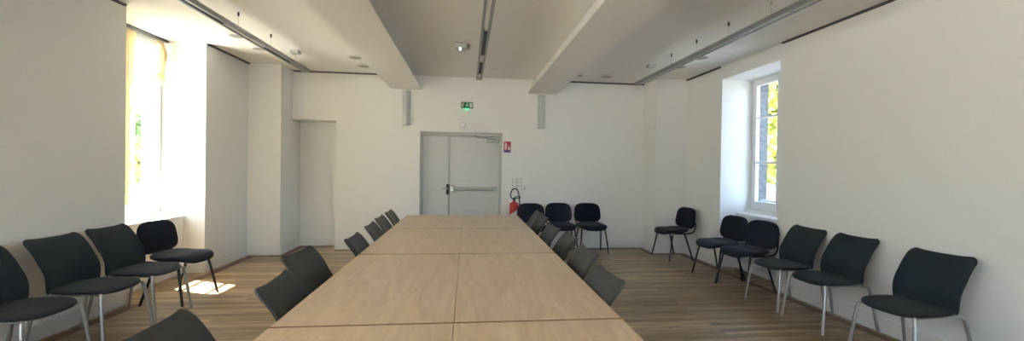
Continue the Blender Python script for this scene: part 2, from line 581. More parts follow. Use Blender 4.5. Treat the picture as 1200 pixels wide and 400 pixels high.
window('window_1', -3.93, LWIN[-1][0], LWIN[-1][1], 0.80, 2.985, 1)
window('window_2', 4.25, RWIN[-1][0], RWIN[-1][1], 0.86, 2.80, -1)
for k, w in enumerate(LWIN[:-1]):  # unseen windows behind the camera, added to raise the room's brightness
    window('window_%d' % (3 + k), -3.93, w[0], w[1], 0.80, 2.985, 1)
wf = bpy.data.objects.new('window_5', None); COL.objects.link(wf); wf['kind'] = 'structure'  # added front window, out of view, lights the ceiling and back wall
wf.location = ((FX0 + FX1) / 2, YN - 0.1, FZ0)
g = bmesh.new()
n = 4
for k in range(n + 1):
    xx = FX0 + (FX1 - FX0 - 0.06) * k / n
    box(g, xx, xx + 0.06, YN - 0.13, YN - 0.07, FZ0, FZ1, 0.004)
for zz in (FZ0, FZ0 + 0.75, FZ1 - 0.06):
    box(g, FX0 + 0.001, FX1 - 0.001, YN - 0.128, YN - 0.072, zz, zz + 0.06, 0.004)
g.transform(Matrix.Translation(-Vector(wf.location))); obj('window_frame', g, M['upvc'], wf)
for k in range(n):
    xx = FX0 + (FX1 - FX0 - 0.06) * k / n
    g = BX(xx + 0.061, xx + (FX1 - FX0 - 0.06) / n - 0.001, YN - 0.103, YN - 0.097, FZ0 + 0.061, FZ1 - 0.061)
    g.transform(Matrix.Translation(-Vector(wf.location))); obj('pane', g, M['glass'], wf)
# window shelves
bm = bmesh.new()
for a, b in LWIN:
    box(bm, -4.0, -3.645, a, b, 0.72, 0.75, 0.004)
    box(bm, -4.0, -3.87, a, b, 0.75, 0.80, 0.004)
struct('trim_6', bm, M['trimw'])
bm = bmesh.new()
for a, b in RWIN:
    box(bm, 4.005, 4.33, a, b, 0.79, 0.82, 0.004)
    box(bm, 4.19, 4.33, a, b, 0.82, 0.86, 0.004)
struct('trim_7', bm, M['trimw'])
# guard rails outside
for nm, x, (y0, y1), zz, lab in (('guard_rail', -4.10, LWIN[-1], 1.02, 'pale metal guard rail outside the left window, across its lowest pane'),
                                 ('guard_rail', 4.42, RWIN[-1], 1.0, 'metal guard rail outside the right window, across its lowest pane')):
    g = bmesh.new()
    tube(g, [(x, y0, zz), (x, y1, zz)], 0.018)
    tube(g, [(x, y0, zz - 0.09), (x, y1, zz - 0.09)], 0.010)
    tag(obj(nm, g, M['greyp'], None, True), lab, 'railing', 'guard rails outside the windows')

# ------------------------------------------------------------------ double door
door = bpy.data.objects.new('door_1', None); COL.objects.link(door); door['kind'] = 'structure'
door.location = (-0.1, DY, 0)
def dpart(nm, bm, m, par=None, sm=False):
    bm.transform(Matrix.Translation((0.1, -DY, 0)))
    return obj(nm, bm, m, par or door, sm)
f = bmesh.new()
box(f, DX0, DX0 + 0.03, DY - 0.03, DY + 0.09, 0, DZ, 0.003); box(f, DX1 - 0.03, DX1, DY - 0.03, DY + 0.09, 0, DZ, 0.003)
box(f, DX0 + 0.03, DX1 - 0.03, DY - 0.03, DY + 0.09, DZ - 0.055, DZ, 0.003)
dpart('door_frame', f, M['doorf'])
XS = -0.318
l1 = dpart('door_leaf', BX(DX0 + 0.033, XS - 0.003, DY, DY + 0.05, 0.008, DZ - 0.06, 0.003), M['door'])
l2 = dpart('door_leaf', BX(XS + 0.003, DX1 - 0.033, DY, DY + 0.05, 0.008, DZ - 0.06, 0.003), M['door'])
f = bmesh.new(); box(f, XS - 0.016, XS + 0.016, DY - 0.012, DY - 0.0005, 0.02, DZ - 0.075, 0.003)
dpart('meeting_strip', f, M['alu'], l1)
f = bmesh.new()
zb = 1.045
tube(f, [(-0.24, DY - 0.085, zb), (0.50, DY - 0.085, zb)], 0.027, seg=14)
f2 = bmesh.new()
box(f2, -0.30, -0.22, DY - 0.085, DY - 0.0005, zb - 0.055, zb + 0.055, 0.012)
box(f2, 0.47, 0.54, DY - 0.115, DY - 0.0005, zb - 0.036, zb + 0.036, 0.01)
pb = dpart('push_bar', f, M['steel'], l2, True)
dpart('push_bar_bracket', f2, M['steel'], l2)
f = bmesh.new(); box(f, XS - 0.045, XS + 0.012, DY - 0.03, DY - 0.0125, zb - 0.105, zb + 0.08, 0.004)
dpart('lock_plate', f, M['dark'], l1)
f = bmesh.new(); tube(f, [(XS - 0.02, DY - 0.03, zb), (XS - 0.02, DY - 0.075, zb), (XS - 0.12, DY - 0.08, zb)], 0.010, smooth=3)
dpart('lever_handle', f, M['steel'], l1, True)
f = bmesh.new()
box(f, 0.34, 0.56, DY - 0.06, DY - 0.0005, 1.87, 1.925, 0.008)
dpart('door_closer', f, M['alu'], l2)
f = bmesh.new()
tube(f, [(0.50, DY - 0.055, 1.935), (0.20, DY - 0.06, 1.965)], 0.009); tube(f, [(0.20, DY - 0.06, 1.965), (0.12, DY - 0.035, 1.99)], 0.012)
box(f, 0.47, 0.53, DY - 0.07, DY - 0.02, 1.92, 1.94, 0.004)
dpart('closer_arm', f, M['steel'], l2, True)

# ================================================================== TABLES
RX, YR = [(-0.838, -0.0500), (-0.0492, 0.738)], [(0.395, 1.845), (1.852, 3.302), (3.312, 4.632), (4.638, 5.9)]
row_word = ['nearest the camera', 'second from the camera', 'third from the camera', 'nearest the double door']
jit = [[0.0005, -0.0005], [0.000, 0.0012], [0.001, -0.001], [0.0, 0.0005]]
for r, (y0, y1) in enumerate(YR):
    for c, (x0, x1) in enumerate(RX):
        side = ('left', 'right')[c]
        t = thing('meeting_table', 'light oak table, %s column of the long block, %s' % (side, row_word[r]), 'table',
                  ((x0 + x1) / 2, (y0 + y1) / 2, 0), jit[r][c], 'oak tables pushed together down the middle')
        hx, hy = (x1 - x0) / 2 - 0.0006, (y1 - y0) / 2 - 0.0006
        top = obj('tabletop', BX(-hx, hx, -hy + 0.0026, hy - 0.0026, 0.716, 0.74, 0.0012), M['oak'], t)
        for s in (-1, 1):
            obj('seam_shadow_strip', BX(-hx, hx, min(s * (hy - 0.0025), s * hy), max(s * (hy - 0.0025), s * hy), 0.716, 0.7395), M['seamshade'], t)  # thin strip standing in for the shadow between table rows
        f = bmesh.new()
        for s in (-1, 1):
            box(f, -hx + 0.10, hx - 0.10, s * (hy - 0.09) - 0.014, s * (hy - 0.09) + 0.014, 0.672, 0.7155, 0.003)
            box(f, s * (hx - 0.085) - 0.014, s * (hx - 0.085) + 0.014, -hy + 0.075, hy - 0.075, 0.672, 0.7155, 0.003)
        obj('underframe', f, M['legg'], t)
        for sx in (-1, 1):
            for sy in (-1, 1):
                lx, ly = sx * (hx - 0.045), sy * (hy - (0.52 if r == 0 else 0.045))
                g = bmesh.new(); tube(g, [(lx, ly, 0.0), (lx, ly, 0.7155)], 0.022, seg=14)
                obj('leg', g, M['legg'], t, True)

# ================================================================== CHAIRS
def make_shell_chair(name, label, fabric, group):
    """upholstered meeting chair: one-piece looking shell, back curled over at the top, chrome legs. Faces +x"""
    t = thing(name, label, 'chair', group=group)
    # seat
    ol = superell(0.235, 0.232, 3.4, 48)
    def seatp(a, b, h):
        fx = max(0.0, a - 0.08) / 0.155
        bx = max(0.0, -a - 0.10) / 0.135
        zc = 0.424 - 0.022 * fx ** 2 + 0.012 * bx ** 2 - 0.008 * (1 - (b / 0.232) ** 2)
        wid = 1.0 - 0.10 * max(0, -a) / 0.235
        return Vector((a, b * wid, zc + h * 0.036))
    s = bmesh.new(); pillow(s, ol, 0, 0, seatp)
    obj('seat', s, fabric, t, True)
    # back
    NU, NV = 20, 30
    def bp(u, v, off):
        # u -1..1 across, v 0..1 up the back; top corners rounded, lumbar pushed forward, top curled over
        H_ = 0.405
        hw = 0.208 + 0.012 * math.sin(math.pi * min(1, v / 0.75) * 0.5 + 0.35) - 0.004 * v
        R_ = 0.046
        top = (1 - v) * H_
        if top < R_:
            hw -= R_ * (1 - math.sqrt(max(0.0, 1 - ((R_ - top) / R_) ** 2))) * 0.85
        if v < 0.12:
            hw *= 1.0 - 0.08 * ((0.12 - v) / 0.12) ** 2
        y = u * hw
        prof = -0.207 + 0.018 * math.sin(math.pi * min(1, v / 0.6)) - 0.030 * v - 0.105 * max(0, v - 0.30) ** 2 / 0.49
        x = prof + 0.045 * (abs(u) ** 2.0) * (1 - 0.55 * v) - 0.022 * abs(u) ** 3 * max(0, v - 0.5) ** 2 / 0.25
        z = 0.422 + H_ * v
        z += 0.011 * abs(u) ** 2.5 * max(0, (v - 0.6) / 0.4)          # sides stand up a little
        ef = max(0.0, 1 - (max(abs(u), abs(2 * v - 1)) ** 10))
        sl = 0.05 + 0.75 * max(0, v - 0.30) / 0.70
        n = Vector((1, 0, sl)).normalized()
        th = 0.006 + 0.012 * ef
        return Vector((x, y, z)) + n * th * off
    def grid(bm, off):
        rows = []
        for j in range(NV + 1):
            v = 1 - (1 - j / NV) ** 1.35
            row = []
            for i in range(NU + 1):
                u = -1 + 2 * i / NU
                row.append(bm.verts.new(bp(u, v, off)))
            rows.append(row)
        return rows
    s = bmesh.new()
    A, B = grid(s, 1), grid(s, -1)
    for j in range(NV):
        for i in range(NU):
            s.faces.new((A[j][i], A[j][i + 1], A[j + 1][i + 1], A[j + 1][i]))
            s.faces.new((B[j][i], B[j + 1][i], B[j + 1][i + 1], B[j][i + 1]))
    for j in range(NV):
        s.faces.new((A[j][0], A[j + 1][0], B[j + 1][0], B[j][0]))
        s.faces.new((A[j][NU], B[j][NU], B[j + 1][NU], A[j + 1][NU]))
    for i in range(NU):
        s.faces.new((A[0][i], B[0][i], B[0][i + 1], A[0][i + 1]))
        s.faces.new((A[NV][i], A[NV][i + 1], B[NV][i + 1], B[NV][i]))
    b = obj('backrest', s, fabric, t, True)
    for sy in (-1, 1):
        f = bmesh.new()
        tube(f, [(0.205, sy * 0.185, 0.412), (0.215, sy * 0.20, 0.37), (0.262, sy * 0.228, 0.0)], 0.0130, seg=12, smooth=3)
        obj('leg', f, M['chrome'], t, True)
        f = bmesh.new()
        tube(f, [(-0.150, sy * 0.185, 0.420), (-0.215, sy * 0.20, 0.405), (-0.245, sy * 0.207, 0.345), (-0.315, sy * 0.225, 0.0)], 0.0130, seg=12, smooth=4)
        obj('leg', f, M['chrome'], t, True)
        f = bmesh.new()
        tube(f, [(0.205, sy * 0.185, 0.415), (-0.155, sy * 0.185, 0.418)], 0.010)
        if sy == 1:
            tube(f, [(0.10, -0.185, 0.412), (0.10, 0.185, 0.412)], 0.010)
            tube(f, [(-0.10, -0.185, 0.412), (-0.10, 0.185, 0.412)], 0.010)
        obj('seat_rail', f, M['steel'], t, True)
    return t

def make_pad_chair(name, label, group):
    """visitor chair: separate oval seat and back pads on a black tube frame. Faces +x"""
    t = thing(name, label, 'chair', group=group)
    ol = superell(0.228, 0.240, 3.2, 48)
    def seatp(a, b, h):
        zc = 0.435 - 0.05 * max(0, a - 0.09) ** 2 / 0.0175 + 0.020 * max(0, -a - 0.05) / 0.17 - 0.012 * (1 - (b / 0.238) ** 2) * math.exp(-((a + 0.05) / 0.12) ** 2)
        return Vector((a + 0.03, b * (1.0 + 0.12 * a), zc + h * 0.058))
    s = bmesh.new(); pillow(s, ol, 0, 0, seatp)
    obj('seat', s, M['fabB'], t, True)
    ob = superell(0.240, 0.168, 3.6, 48)
    def backp(a, b, h):
        x = -0.250 - 0.16 * b + 0.35 * a * a
        wd = 1.0 - 0.35 * b
        return Vector((x + (h - 0.5) * 0.046, a * wd, 0.655 + b))
    s = bmesh.new(); pillow(s, ob, 0, 0, backp)
    obj('backrest', s, M['fabB'], t, True)
    for sy in (-1, 1):
        f = bmesh.new()
        tube(f, [(0.13, sy * 0.19, 0.425), (0.150, sy * 0.205, 0.38), (0.225, sy * 0.245, 0.0)], 0.0125, seg=12, smooth=3)
        obj('leg', f, M['blackmetal'], t, True)
        f = bmesh.new()
        tube(f, [(-0.06, sy * 0.19, 0.425), (-0.085, sy * 0.205, 0.38), (-0.20, sy * 0.245, 0.0)], 0.0125, seg=12, smooth=3)
        obj('leg', f, M['blackmetal'], t, True)
        f = bmesh.new()
        tube(f, [(0.10, sy * 0.185, 0.425), (-0.14, sy * 0.195, 0.425), (-0.225, sy * 0.20, 0.445), (-0.262, sy * 0.20, 0.51), (-0.268, sy * 0.195, 0.60)], 0.0125, seg=12, smooth=4, flat=0.8)
        obj('back_support', f, M['blackmetal'], t, True)
    f = bmesh.new(); tube(f, [(0.05, -0.19, 0.42), (0.05, 0.19, 0.42)], 0.010); tube(f, [(-0.07, -0.19, 0.42), (-0.07, 0.19, 0.42)], 0.010)
    obj('crossbar', f, M['blackmetal'], t, True)
    return t

PI = math.pi
GA, GT, GB = 'fabric chairs with chrome legs along the side walls', 'dark chairs tucked in at the long table', 'black visitor chairs with separate back pads'
A0 = make_shell_chair('meeting_chair', '', M['fabA'], GA)
wallA = [
    (3.345, 2.735, PI + 0.08, 'charcoal chair with chrome legs by the right wall, nearest the camera'),
    (3.405, 3.50, PI + 0.03, 'charcoal chair with chrome legs by the right wall, middle of three'),
    (3.425, 4.06, PI + 0.05, 'charcoal chair with chrome legs by the right wall, farthest of three'),
    (-2.98, 4.14, -0.02, 'charcoal chair with chrome legs by the left wall, nearest the window'),
    (-2.965, 3.62, -0.04, 'charcoal chair with chrome legs by the left wall, middle of three'),
    (-2.98, 3.07, -0.02, 'charcoal chair by the left wall, cut off by the photo\'s left edge'),
]
for i, (x, y, rz, lab) in enumerate(wallA):
    if i == 0:
        A0.location = (x, y, 0); A0.rotation_euler = (0, 0, rz); A0['label'] = lab
    else:
        dup(A0, (x, y, 0), rz, lab)
T0 = make_shell_chair('meeting_chair', '', M['fabT'], GT)
tabT = [
    (0.515, 2.30, PI + 0.03, 'dark grey chair at the right side of the long table, nearest the camera'),
    (0.590, 2.97, PI + 0.02, 'dark grey chair at the right side of the long table, second from the camera'),
    (0.630, 3.65, PI + 0.00, 'dark grey chair at the right side of the long table, third from the camera'),
    (0.585, 4.16, PI + 0.04, 'dark grey chair at the right side of the long table, fourth from the camera'),
    (0.655, 5.05, PI + 0.00, 'dark grey chair at the right side of the long table, second from the door end'),
    (0.665, 5.55, PI - 0.02, 'dark grey chair at the right side of the long table, nearest the door'),
    (-0.83, 1.63, 0.00, 'black chair left of the long table, cut off by the photo\'s bottom edge'),
    (-0.68, 2.29, 0.06, 'black chair at the left side of the long table, second from the camera'),
    (-0.84, 2.95, -0.10, 'black chair at the left side of the long table, third from the camera'),
    (-0.64, 3.61, 0.00, 'black chair left of the long table, alone between two pairs'),
    (-0.66, 4.335, 0.02, 'black chair left of the long table, nearer one of the far pair'),
    (-0.69, 4.93, 0.00, 'black chair left of the long table, farther one of the far pair'),
    (-0.70, 5.55, 0.00, 'black chair at the left side of the long table, nearest the door'),
]
for i, (x, y, rz, lab) in enumerate(tabT):
    if i == 0:
        T0.location = (x, y, 0); T0.rotation_euler = (0, 0, rz); T0['label'] = lab
    else:
        dup(T0, (x, y, 0), rz, lab)
B0 = make_pad_chair('visitor_chair', '', GB)
padB = [
    (3.36, 6.31, PI + 0.12, 'black visitor chair standing alone in the far right corner, beside the casing'),
    (3.43, 5.19, PI + 0.12, 'black visitor chair by the right window\'s radiator, farther of the pair'),
    (3.44, 4.665, PI + 0.16, 'black visitor chair by the right window\'s radiator, nearer of the pair'),
    (1.10, 6.69, -PI / 2, 'black visitor chair against the back wall, beside the fire extinguisher'),
    (1.61, 6.80, -PI / 2, 'black visitor chair against the back wall, middle one of the three'),
    (2.135, 6.80, -PI / 2, 'black visitor chair against the back wall, rightmost of the three'),
    (-3.00, 4.64, -0.10, 'black visitor chair under the left window with a spot of sun on its seat'),
]
for i, (x, y, rz, lab) in enumerate(padB):
    if i == 0:
        B0.location = (x, y, 0); B0.rotation_euler = (0, 0, rz); B0['label'] = lab
    else:
        dup(B0, (x, y, 0), rz, lab)

# ================================================================== CEILING FITTINGS
def rail_lamp(x, y0, y1, label, wires, power, inserts):
    t = thing('linear_lamp', label, 'lamp', (x, (y0 + y1) / 2, 2.79), 0, 'suspended linear lamps')
    c = (y0 + y1) / 2
    for s in (-1, 1):
        obj('rail', BX(s * 0.034 - 0.0125, s * 0.034 + 0.0125, y0 - c, y1 - c, 0.0, 0.045, 0.002), M['alu'], t)
    for yy in (y0, y0 + (y1 - y0) * 0.33, y0 + (y1 - y0) * 0.66, y1 - 0.02):
        obj('cross_plate', BX(-0.0214, 0.0214, yy - c + 0.001, yy - c + 0.019, 0.004, 0.040), M['alu'], t)
    for a, b, kind in inserts:
        g = bmesh.new()
        if kind == 'l':
            box(g, -0.021, 0.021, a - c, b - c, 0.006, 0.036)
            n = int((b - a) / 0.03)
            for k in range(n):
                yk = a - c + (k + 0.5) * (b - a) / n
                box(g, -0.021, 0.021, yk - 0.002, yk + 0.002, 0.001, 0.006)
            obj('lamp_louvre', g, M['louvre'], t)
        else:
            box(g, -0.021, 0.021, a - c, b - c, 0.008, 0.036)
            obj('lamp_cover', g, M['opal'], t)
    for yy in wires:
        w = bmesh.new(); tube(w, [(0, yy - c, 0.036), (0, yy - c, 0.195)], 0.0016, seg=6)
        o = obj('suspension_wire', w, M['steel'], t)
        w = bmesh.new(); lathe(w, [(0.010, 0.21), (0.010, 0.175), (0.004, 0.168)], 12, (0, yy - c, 0))
        obj('ceiling_fixing', w, M['louvre'], t, True)
    if power:
        obj('power_box', BX(-0.055, 0.055, power - c - 0.055, power - c + 0.055, 0.165, 0.2095, 0.006), M['greyp'], t)
        w = bmesh.new(); tube(w, [(0, power - c, 0.036), (0, power - c, 0.17)], 0.003, seg=6)
        obj('power_cable', w, M['greyp'], t)
rail_lamp(-2.37, 1.6, 6.30, 'suspended linear aluminium lamp on wires, over the chairs on the left', [2.4, 3.75, 4.5, 5.2], 5.9,
          [(1.8, 2.6, 'l'), (2.6, 3.3, 'o'), (3.3, 4.25, 'l'), (4.25, 5.05, 'o'), (5.05, 5.75, 'l')])
rail_lamp(0.165, 1.6, 6.36, 'suspended linear aluminium lamp between the two ceiling beams', [2.4, 3.6, 4.6, 5.5], None,
          [(1.8, 2.6, 'l'), (4.15, 4.95, 'l'), (5.4, 5.95, 'l')])
rail_lamp(2.70, 1.6, 6.30, 'suspended linear aluminium lamp on wires, over the chairs on the right', [2.4, 3.4, 4.0, 4.6, 5.2], 5.8,
          [(1.7, 6.2, 'o')])

discs = [(-2.80, 5.29, 'round white ceiling vent beside the left lamp, nearer one'), (-2.80, 5.84, 'round white ceiling vent beside the left lamp, farther one'),
         (-1.62, 6.08, 'round white ceiling vent left of the left beam, nearer one'), (-1.63, 6.59, 'round white ceiling vent left of the left beam, closer to the back wall'),
         (3.16, 5.27, 'round ceiling vent between the right lamp and the right wall, nearer one'), (3.15, 5.81, 'round ceiling vent between the right lamp and the right wall, farther one'),
         (2.30, 6.62, 'round ceiling vent left of the right lamp, near the back wall'), (1.80, 6.62, 'round ceiling vent partly hidden by the right beam')]
V0 = None
for x, y, lab in discs:
    if V0 is None:
        V0 = thing('ceiling_vent', lab, 'vent', (x, y, ZC), 0, 'round vents in the ceiling')
        g = bmesh.new(); lathe(g, [(0.112, -0.0005), (0.112, -0.012), (0.100, -0.020), (0.084, -0.020), (0.084, -0.0005)], 36)
        obj('vent_ring', g, M['ventw'], V0, True)
        g = bmesh.new(); lathe(g, [(0.083, -0.001), (0.083, -0.017), (0.05, -0.021), (0.01, -0.022)], 32)
        obj('vent_grille', g, M['ventg'], V0, True)
    else:
        dup(V0, (x, y, ZC), 0, lab)

def slot(x0, x1, y0, y1, z0, z1, lab):
    t = thing('ceiling_track', lab, 'track', ((x0 + x1) / 2, (y0 + y1) / 2, z0), 0, 'thin dark tracks where walls meet ceiling')
    c = Vector(t.location)
    g = BX(x0, x1, y0, y1, z0, z1); g.transform(Matrix.Translation(-c))
    obj('rail', g, M['slot'], t)
    g = bmesh.new()
    w = 0.006
    if (x1 - x0) > (y1 - y0):
        box(g, x0, x1, y0 - w, y0 - 0.0003, z0 + 0.002, z1 - 0.001)
    elif x0 > 0:
        box(g, x0 - w, x0 - 0.0003, y0, y1, z0 + 0.002, z1 - 0.001)
    else:
        box(g, x1 + 0.0003, x1 + w, y0, y1, z0 + 0.002, z1 - 0.001)
    g.transform(Matrix.Translation(-c))
    obj('rail_lip', g, M['louvre'], t)
slot(XL, XL + 0.02, 5.76, 6.74, 2.980, 2.9995, 'thin dark track at the top of the left wall, beyond the window')
slot(XL, XL + 0.02, 2.1, 4.44, 2.980, 2.9995, 'thin dark track at the top of the left wall, before the window')
slot(XR - 0.02, XR, 5.73, 6.66, 2.980, 2.9995, 'thin dark track at the top of the right wall, beyond the window')
slot(XR - 0.02, XR, 1.3, 4.52, 2.980, 2.9995, 'thin dark track at the top of the right wall, before the window')
slot(-2.90, -1.22, YB - 0.02, YB, 2.978, 2.9995, 'thin track at the top of the back wall, left of the left beam')
slot(1.45, 3.20, YB - 0.02, YB, 2.978, 2.9995, 'thin dark track at the top of the back wall, right of the right beam')
slot(-3.865, -3.84, 4.50, 5.70, 2.974, 2.9995, 'thin curtain track across the head of the left window')

# emergency unit on the ceiling
t = thing('emergency_light', 'small grey emergency light with a lit lamp on the ceiling, left of the middle lamp', 'lamp', (-0.09, 5.25, ZC))
obj('housing', BX(-0.09, 0.06, -0.085, 0.085, -0.055, -0.0005, 0.008), M['greyp'], t)
obj('lit_window', BX(-0.035, -0.005, -0.08, 0.06, -0.060, -0.0555, 0.001), M['led'], t)
obj('side_bracket', BX(0.0605, 0.105, -0.05, 0.05, -0.045, -0.0005, 0.006), M['ventg'], t)

# ================================================================== BACK WALL FITTINGS
def wall_tube(x, lab):
    t = thing('column_speaker', lab, 'speaker', (x, YB, 2.135), 0, 'half round columns under the ceiling beams')
    g = bmesh.new()
    pts = [(0.068 * math.cos(a), -0.075 * math.sin(a)) for a in [math.pi * k / 20 for k in range(21)]]
    A = [g.verts.new((px, py, 0.012)) for px, py in pts]; B = [g.verts.new((px, py, 0.575)) for px, py in pts]
    for k in range(20):
        g.faces.new((A[k], A[k + 1], B[k + 1], B[k]))
    g.faces.new((A[20], A[0], B[0], B[20])); g.faces.new(A); g.faces.new(B)
    obj('cover', g, M['cyl'], t, True)
    for z0, z1 in ((0.0, 0.0118), (0.5752, 0.587)):
        g = bmesh.new()
        A = [g.verts.new((px * 1.03, py * 1.03, z0)) for px, py in pts]; B = [g.verts.new((px * 1.03, py * 1.03, z1)) for px, py in pts]
        for k in range(20):
            g.faces.new((A[k], A[k + 1], B[k + 1], B[k]))
        g.faces.new((A[20], A[0], B[0], B[20])); g.faces.new(A); g.faces.new(B)
        obj('end_cap', g, M['greyp'], t, True)
wall_tube(-1.052, 'grey half round column speaker on the back wall under the left beam')
wall_tube(1.300, 'grey half round column speaker on the back wall under the right beam')

t = thing('exit_sign', 'green emergency exit sign above the double door, with a bright green pilot lamp', 'sign', (-0.02, YB, 2.50))
obj('housing', BX(-0.103, 0.103, -0.045, -0.0005, -0.045, 0.062, 0.005), M['green'], t)
g = bmesh.new()     # running figure, arrow, doorway
yf0, yf1 = -0.0475, -0.0455
lathe(g, [(0.009, yf0), (0.009, yf1)], 12, (-0.062, 0, 0.040), 'Y')
for (xa, za, xb, zb_) in ((-0.066, 0.028, -0.076, 0.002), (-0.076, 0.002, -0.060, -0.010), (-0.060, -0.010, -0.066, -0.030), (-0.076, 0.002, -0.088, -0.018), (-0.068, 0.024, -0.052, 0.012), (-0.068, 0.026, -0.086, 0.016)):
    tube(g, [(xa, yf0 + 0.001, za), (xb, yf0 + 0.001, zb_)], 0.0045, seg=6)
obj('running_figure', g, M['signwhite'], t)
g = bmesh.new()
box(g, -0.006, 0.006, yf0, yf1, 0.006, 0.040)
v = [g.verts.new(p) for p in ((-0.018, yf0, 0.008), (0.018, yf0, 0.008), (0, yf0, -0.014), (-0.018, yf1, 0.008), (0.018, yf1, 0.008), (0, yf1, -0.014))]
g.faces.new(v[:3]); g.faces.new(v[3:][::-1])
for a, b in ((0, 1), (1, 2), (2, 0)):
    g.faces.new((v[a], v[b], v[b + 3], v[a + 3]))
obj('arrow', g, M['signwhite'], t)
g = bmesh.new(); box(g, 0.050, 0.088, yf0, yf1, -0.030, 0.044)
obj('doorway_symbol', g, M['signwhite'], t)
g = bmesh.new(); box(g, -0.028, 0.032, -0.040, -0.010, -0.068, -0.0455, 0.004)
obj('pilot_lamp', g, M['greenled'], t)

t = thing('alarm_sounder', 'small white round sounder on the back wall above the double door', 'alarm', (-0.085, YB, 2.157))
g = bmesh.new(); lathe(g, [(0.058, -0.0005), (0.058, -0.035)], 28, axis='Y')
obj('base', g, M['whitep'], t, True)
g = bmesh.new(); lathe(g, [(0.054, -0.0355), (0.054, -0.065), (0.042, -0.088), (0.01, -0.096)], 28, axis='Y')
obj('dome', g, M['whitep'], t, True)

t = thing('fire_sign', 'small red fire extinguisher sign with a blue strip, right of the double door', 'sign', (0.70, YB, 1.796))
obj('plate', BX(-0.062, 0.062, -0.006, -0.0005, -0.060, 0.097), M['signred'], t)
obj('blue_strip', BX(-0.062, 0.062, -0.006, -0.0005, -0.097, -0.0603), M['signblue'], t)
g = bmesh.new()
box(g, -0.046, -0.012, -0.0085, -0.0063, -0.045, 0.050, 0.001)
box(g, -0.036, -0.022, -0.0085, -0.0063, 0.051, 0.070); box(g, -0.046, -0.024, -0.0085, -0.0063, 0.071, 0.082)
tube(g, [(-0.022, -0.0075, 0.066), (-0.004, -0.0075, 0.05), (-0.002, -0.0075, 0.01)], 0.003, seg=6)
obj('extinguisher_symbol', g, M['signwhite'], t)
g = bmesh.new()
for k, (xa, hh) in enumerate(((0.016, 0.055), (0.030, 0.085), (0.045, 0.050))):
    v0 = [g.verts.new((xa - 0.008, -0.0085, -0.045)), g.verts.new((xa + 0.008, -0.0085, -0.045)), g.verts.new((xa + 0.005, -0.0085, -0.045 + hh * 0.6)), g.verts.new((xa, -0.0085, -0.045 + hh)), g.verts.new((xa - 0.006, -0.0085, -0.045 + hh * 0.5))]
    r_ = bmesh.ops.extrude_face_region(g, geom=[g.faces.new(v0)])
    for e in r_['geom']:
        if isinstance(e, bmesh.types.BMVert):
            e.co.y += 0.0022
obj('flame_symbol', g, M['signwhite'], t)
obj('strip_gap', BX(-0.008, 0.008, -0.0085, -0.0063, -0.096, -0.062), M['dark'], t)

def sockets(x, lab):
    t = thing('triple_wall_socket', lab, 'socket', (x, YB, 1.14), 0, 'socket columns right of the door')
    obj('backplate', BX(-0.040, 0.040, -0.008, -0.0005, -0.105, 0.105, 0.003), M['socket'], t)
    for k in (-1, 0, 1):
        g = bmesh.new(); lathe(g, [(0.030, -0.0085), (0.030, -0.0135), (0.024, -0.0135), (0.022, -0.010), (0.001, -0.010)], 24, (0, 0, k * 0.070), 'Y')
        obj('socket_insert', g, M['whitep'], t, True)
sockets(0.838, 'column of three pale wall sockets right of the door, the left one')
sockets(0.925, 'column of three pale wall sockets right of the door, the right one')
def single(name, lab, loc, rz):
    t = thing(name, lab, 'socket', loc, rz)
    obj('backplate', BX(-0.040, 0.040, -0.010, -0.0005, -0.040, 0.040, 0.003), M['whitep'], t)
    g = bmesh.new(); lathe(g, [(0.026, -0.0105), (0.026, -0.014), (0.018, -0.014), (0.017, -0.0118), (0.001, -0.0118)], 24, (0, 0, 0), 'Y')
    obj('socket_insert', g, M['socket'], t, True)
single('wall_socket', 'single white wall socket right of the two socket columns', (1.02, YB, 1.065), 0)
single('wall_socket', 'single white wall socket low on the right wall, behind the far corner chair', (XR, 5.95, 0.485), PI / 2)
t = thing('wall_hook', 'tiny grey cable outlet low on the left wall beyond the window', 'outlet', (XL, 6.45, 0.50), -PI / 2)
g = bmesh.new(); lathe(g, [(0.018, -0.0005), (0.018, -0.012), (0.012, -0.02)], 16, axis='Y')
obj('outlet_body', g, M['ventg'], t, True)

# fire extinguisher on its wall bracket
t = thing('fire_extinguisher', 'red fire extinguisher with a looped black hose, hung on the wall right of the door', 'fire extinguisher', (0.822, YB - 0.125, 0.32))
g = bmesh.new(); lathe(g, [(0.060, 0.0), (0.076, 0.012), (0.078, 0.04), (0.078, 0.455), (0.072, 0.485), (0.050, 0.508), (0.026, 0.516), (0.024, 0.54)], 32)
body = obj('cylinder', g, M['red'], t, True)
g = bmesh.new()
for k in range(12):
    a0, a1 = -2.6 + k * 0.14, -2.6 + (k + 1) * 0.14
    v = [g.verts.new((0.0790 * math.cos(a), 0.0790 * math.sin(a), z)) for a, z in ((a0, 0.22 + 0.004 * k), (a1, 0.224 + 0.004 * k), (a1, 0.31 + 0.007 * k), (a0, 0.30 + 0.007 * k))]
    g.faces.new(v)
    w = [g.verts.new(x.co * 1.0) for x in v]
    for x in w:
        x.co.x *= 0.99; x.co.y *= 0.99
    g.faces.new(w[::-1])
obj('paper_label', g, M['signwhite'], body, True)
g = bmesh.new(); lathe(g, [(0.022, 0.5405), (0.024, 0.56), (0.020, 0.59)], 20); box(g, -0.025, 0.11, -0.012, 0.012, 0.575, 0.588, 0.003, Matrix.Translation((0, 0, 0)))
tube(g, [(0.01, 0, 0.592), (0.06, 0, 0.612), (0.115, 0, 0.600)], 0.009, smooth=3)
obj('valve_lever', g, M['dark'], t, True)
g = bmesh.new()
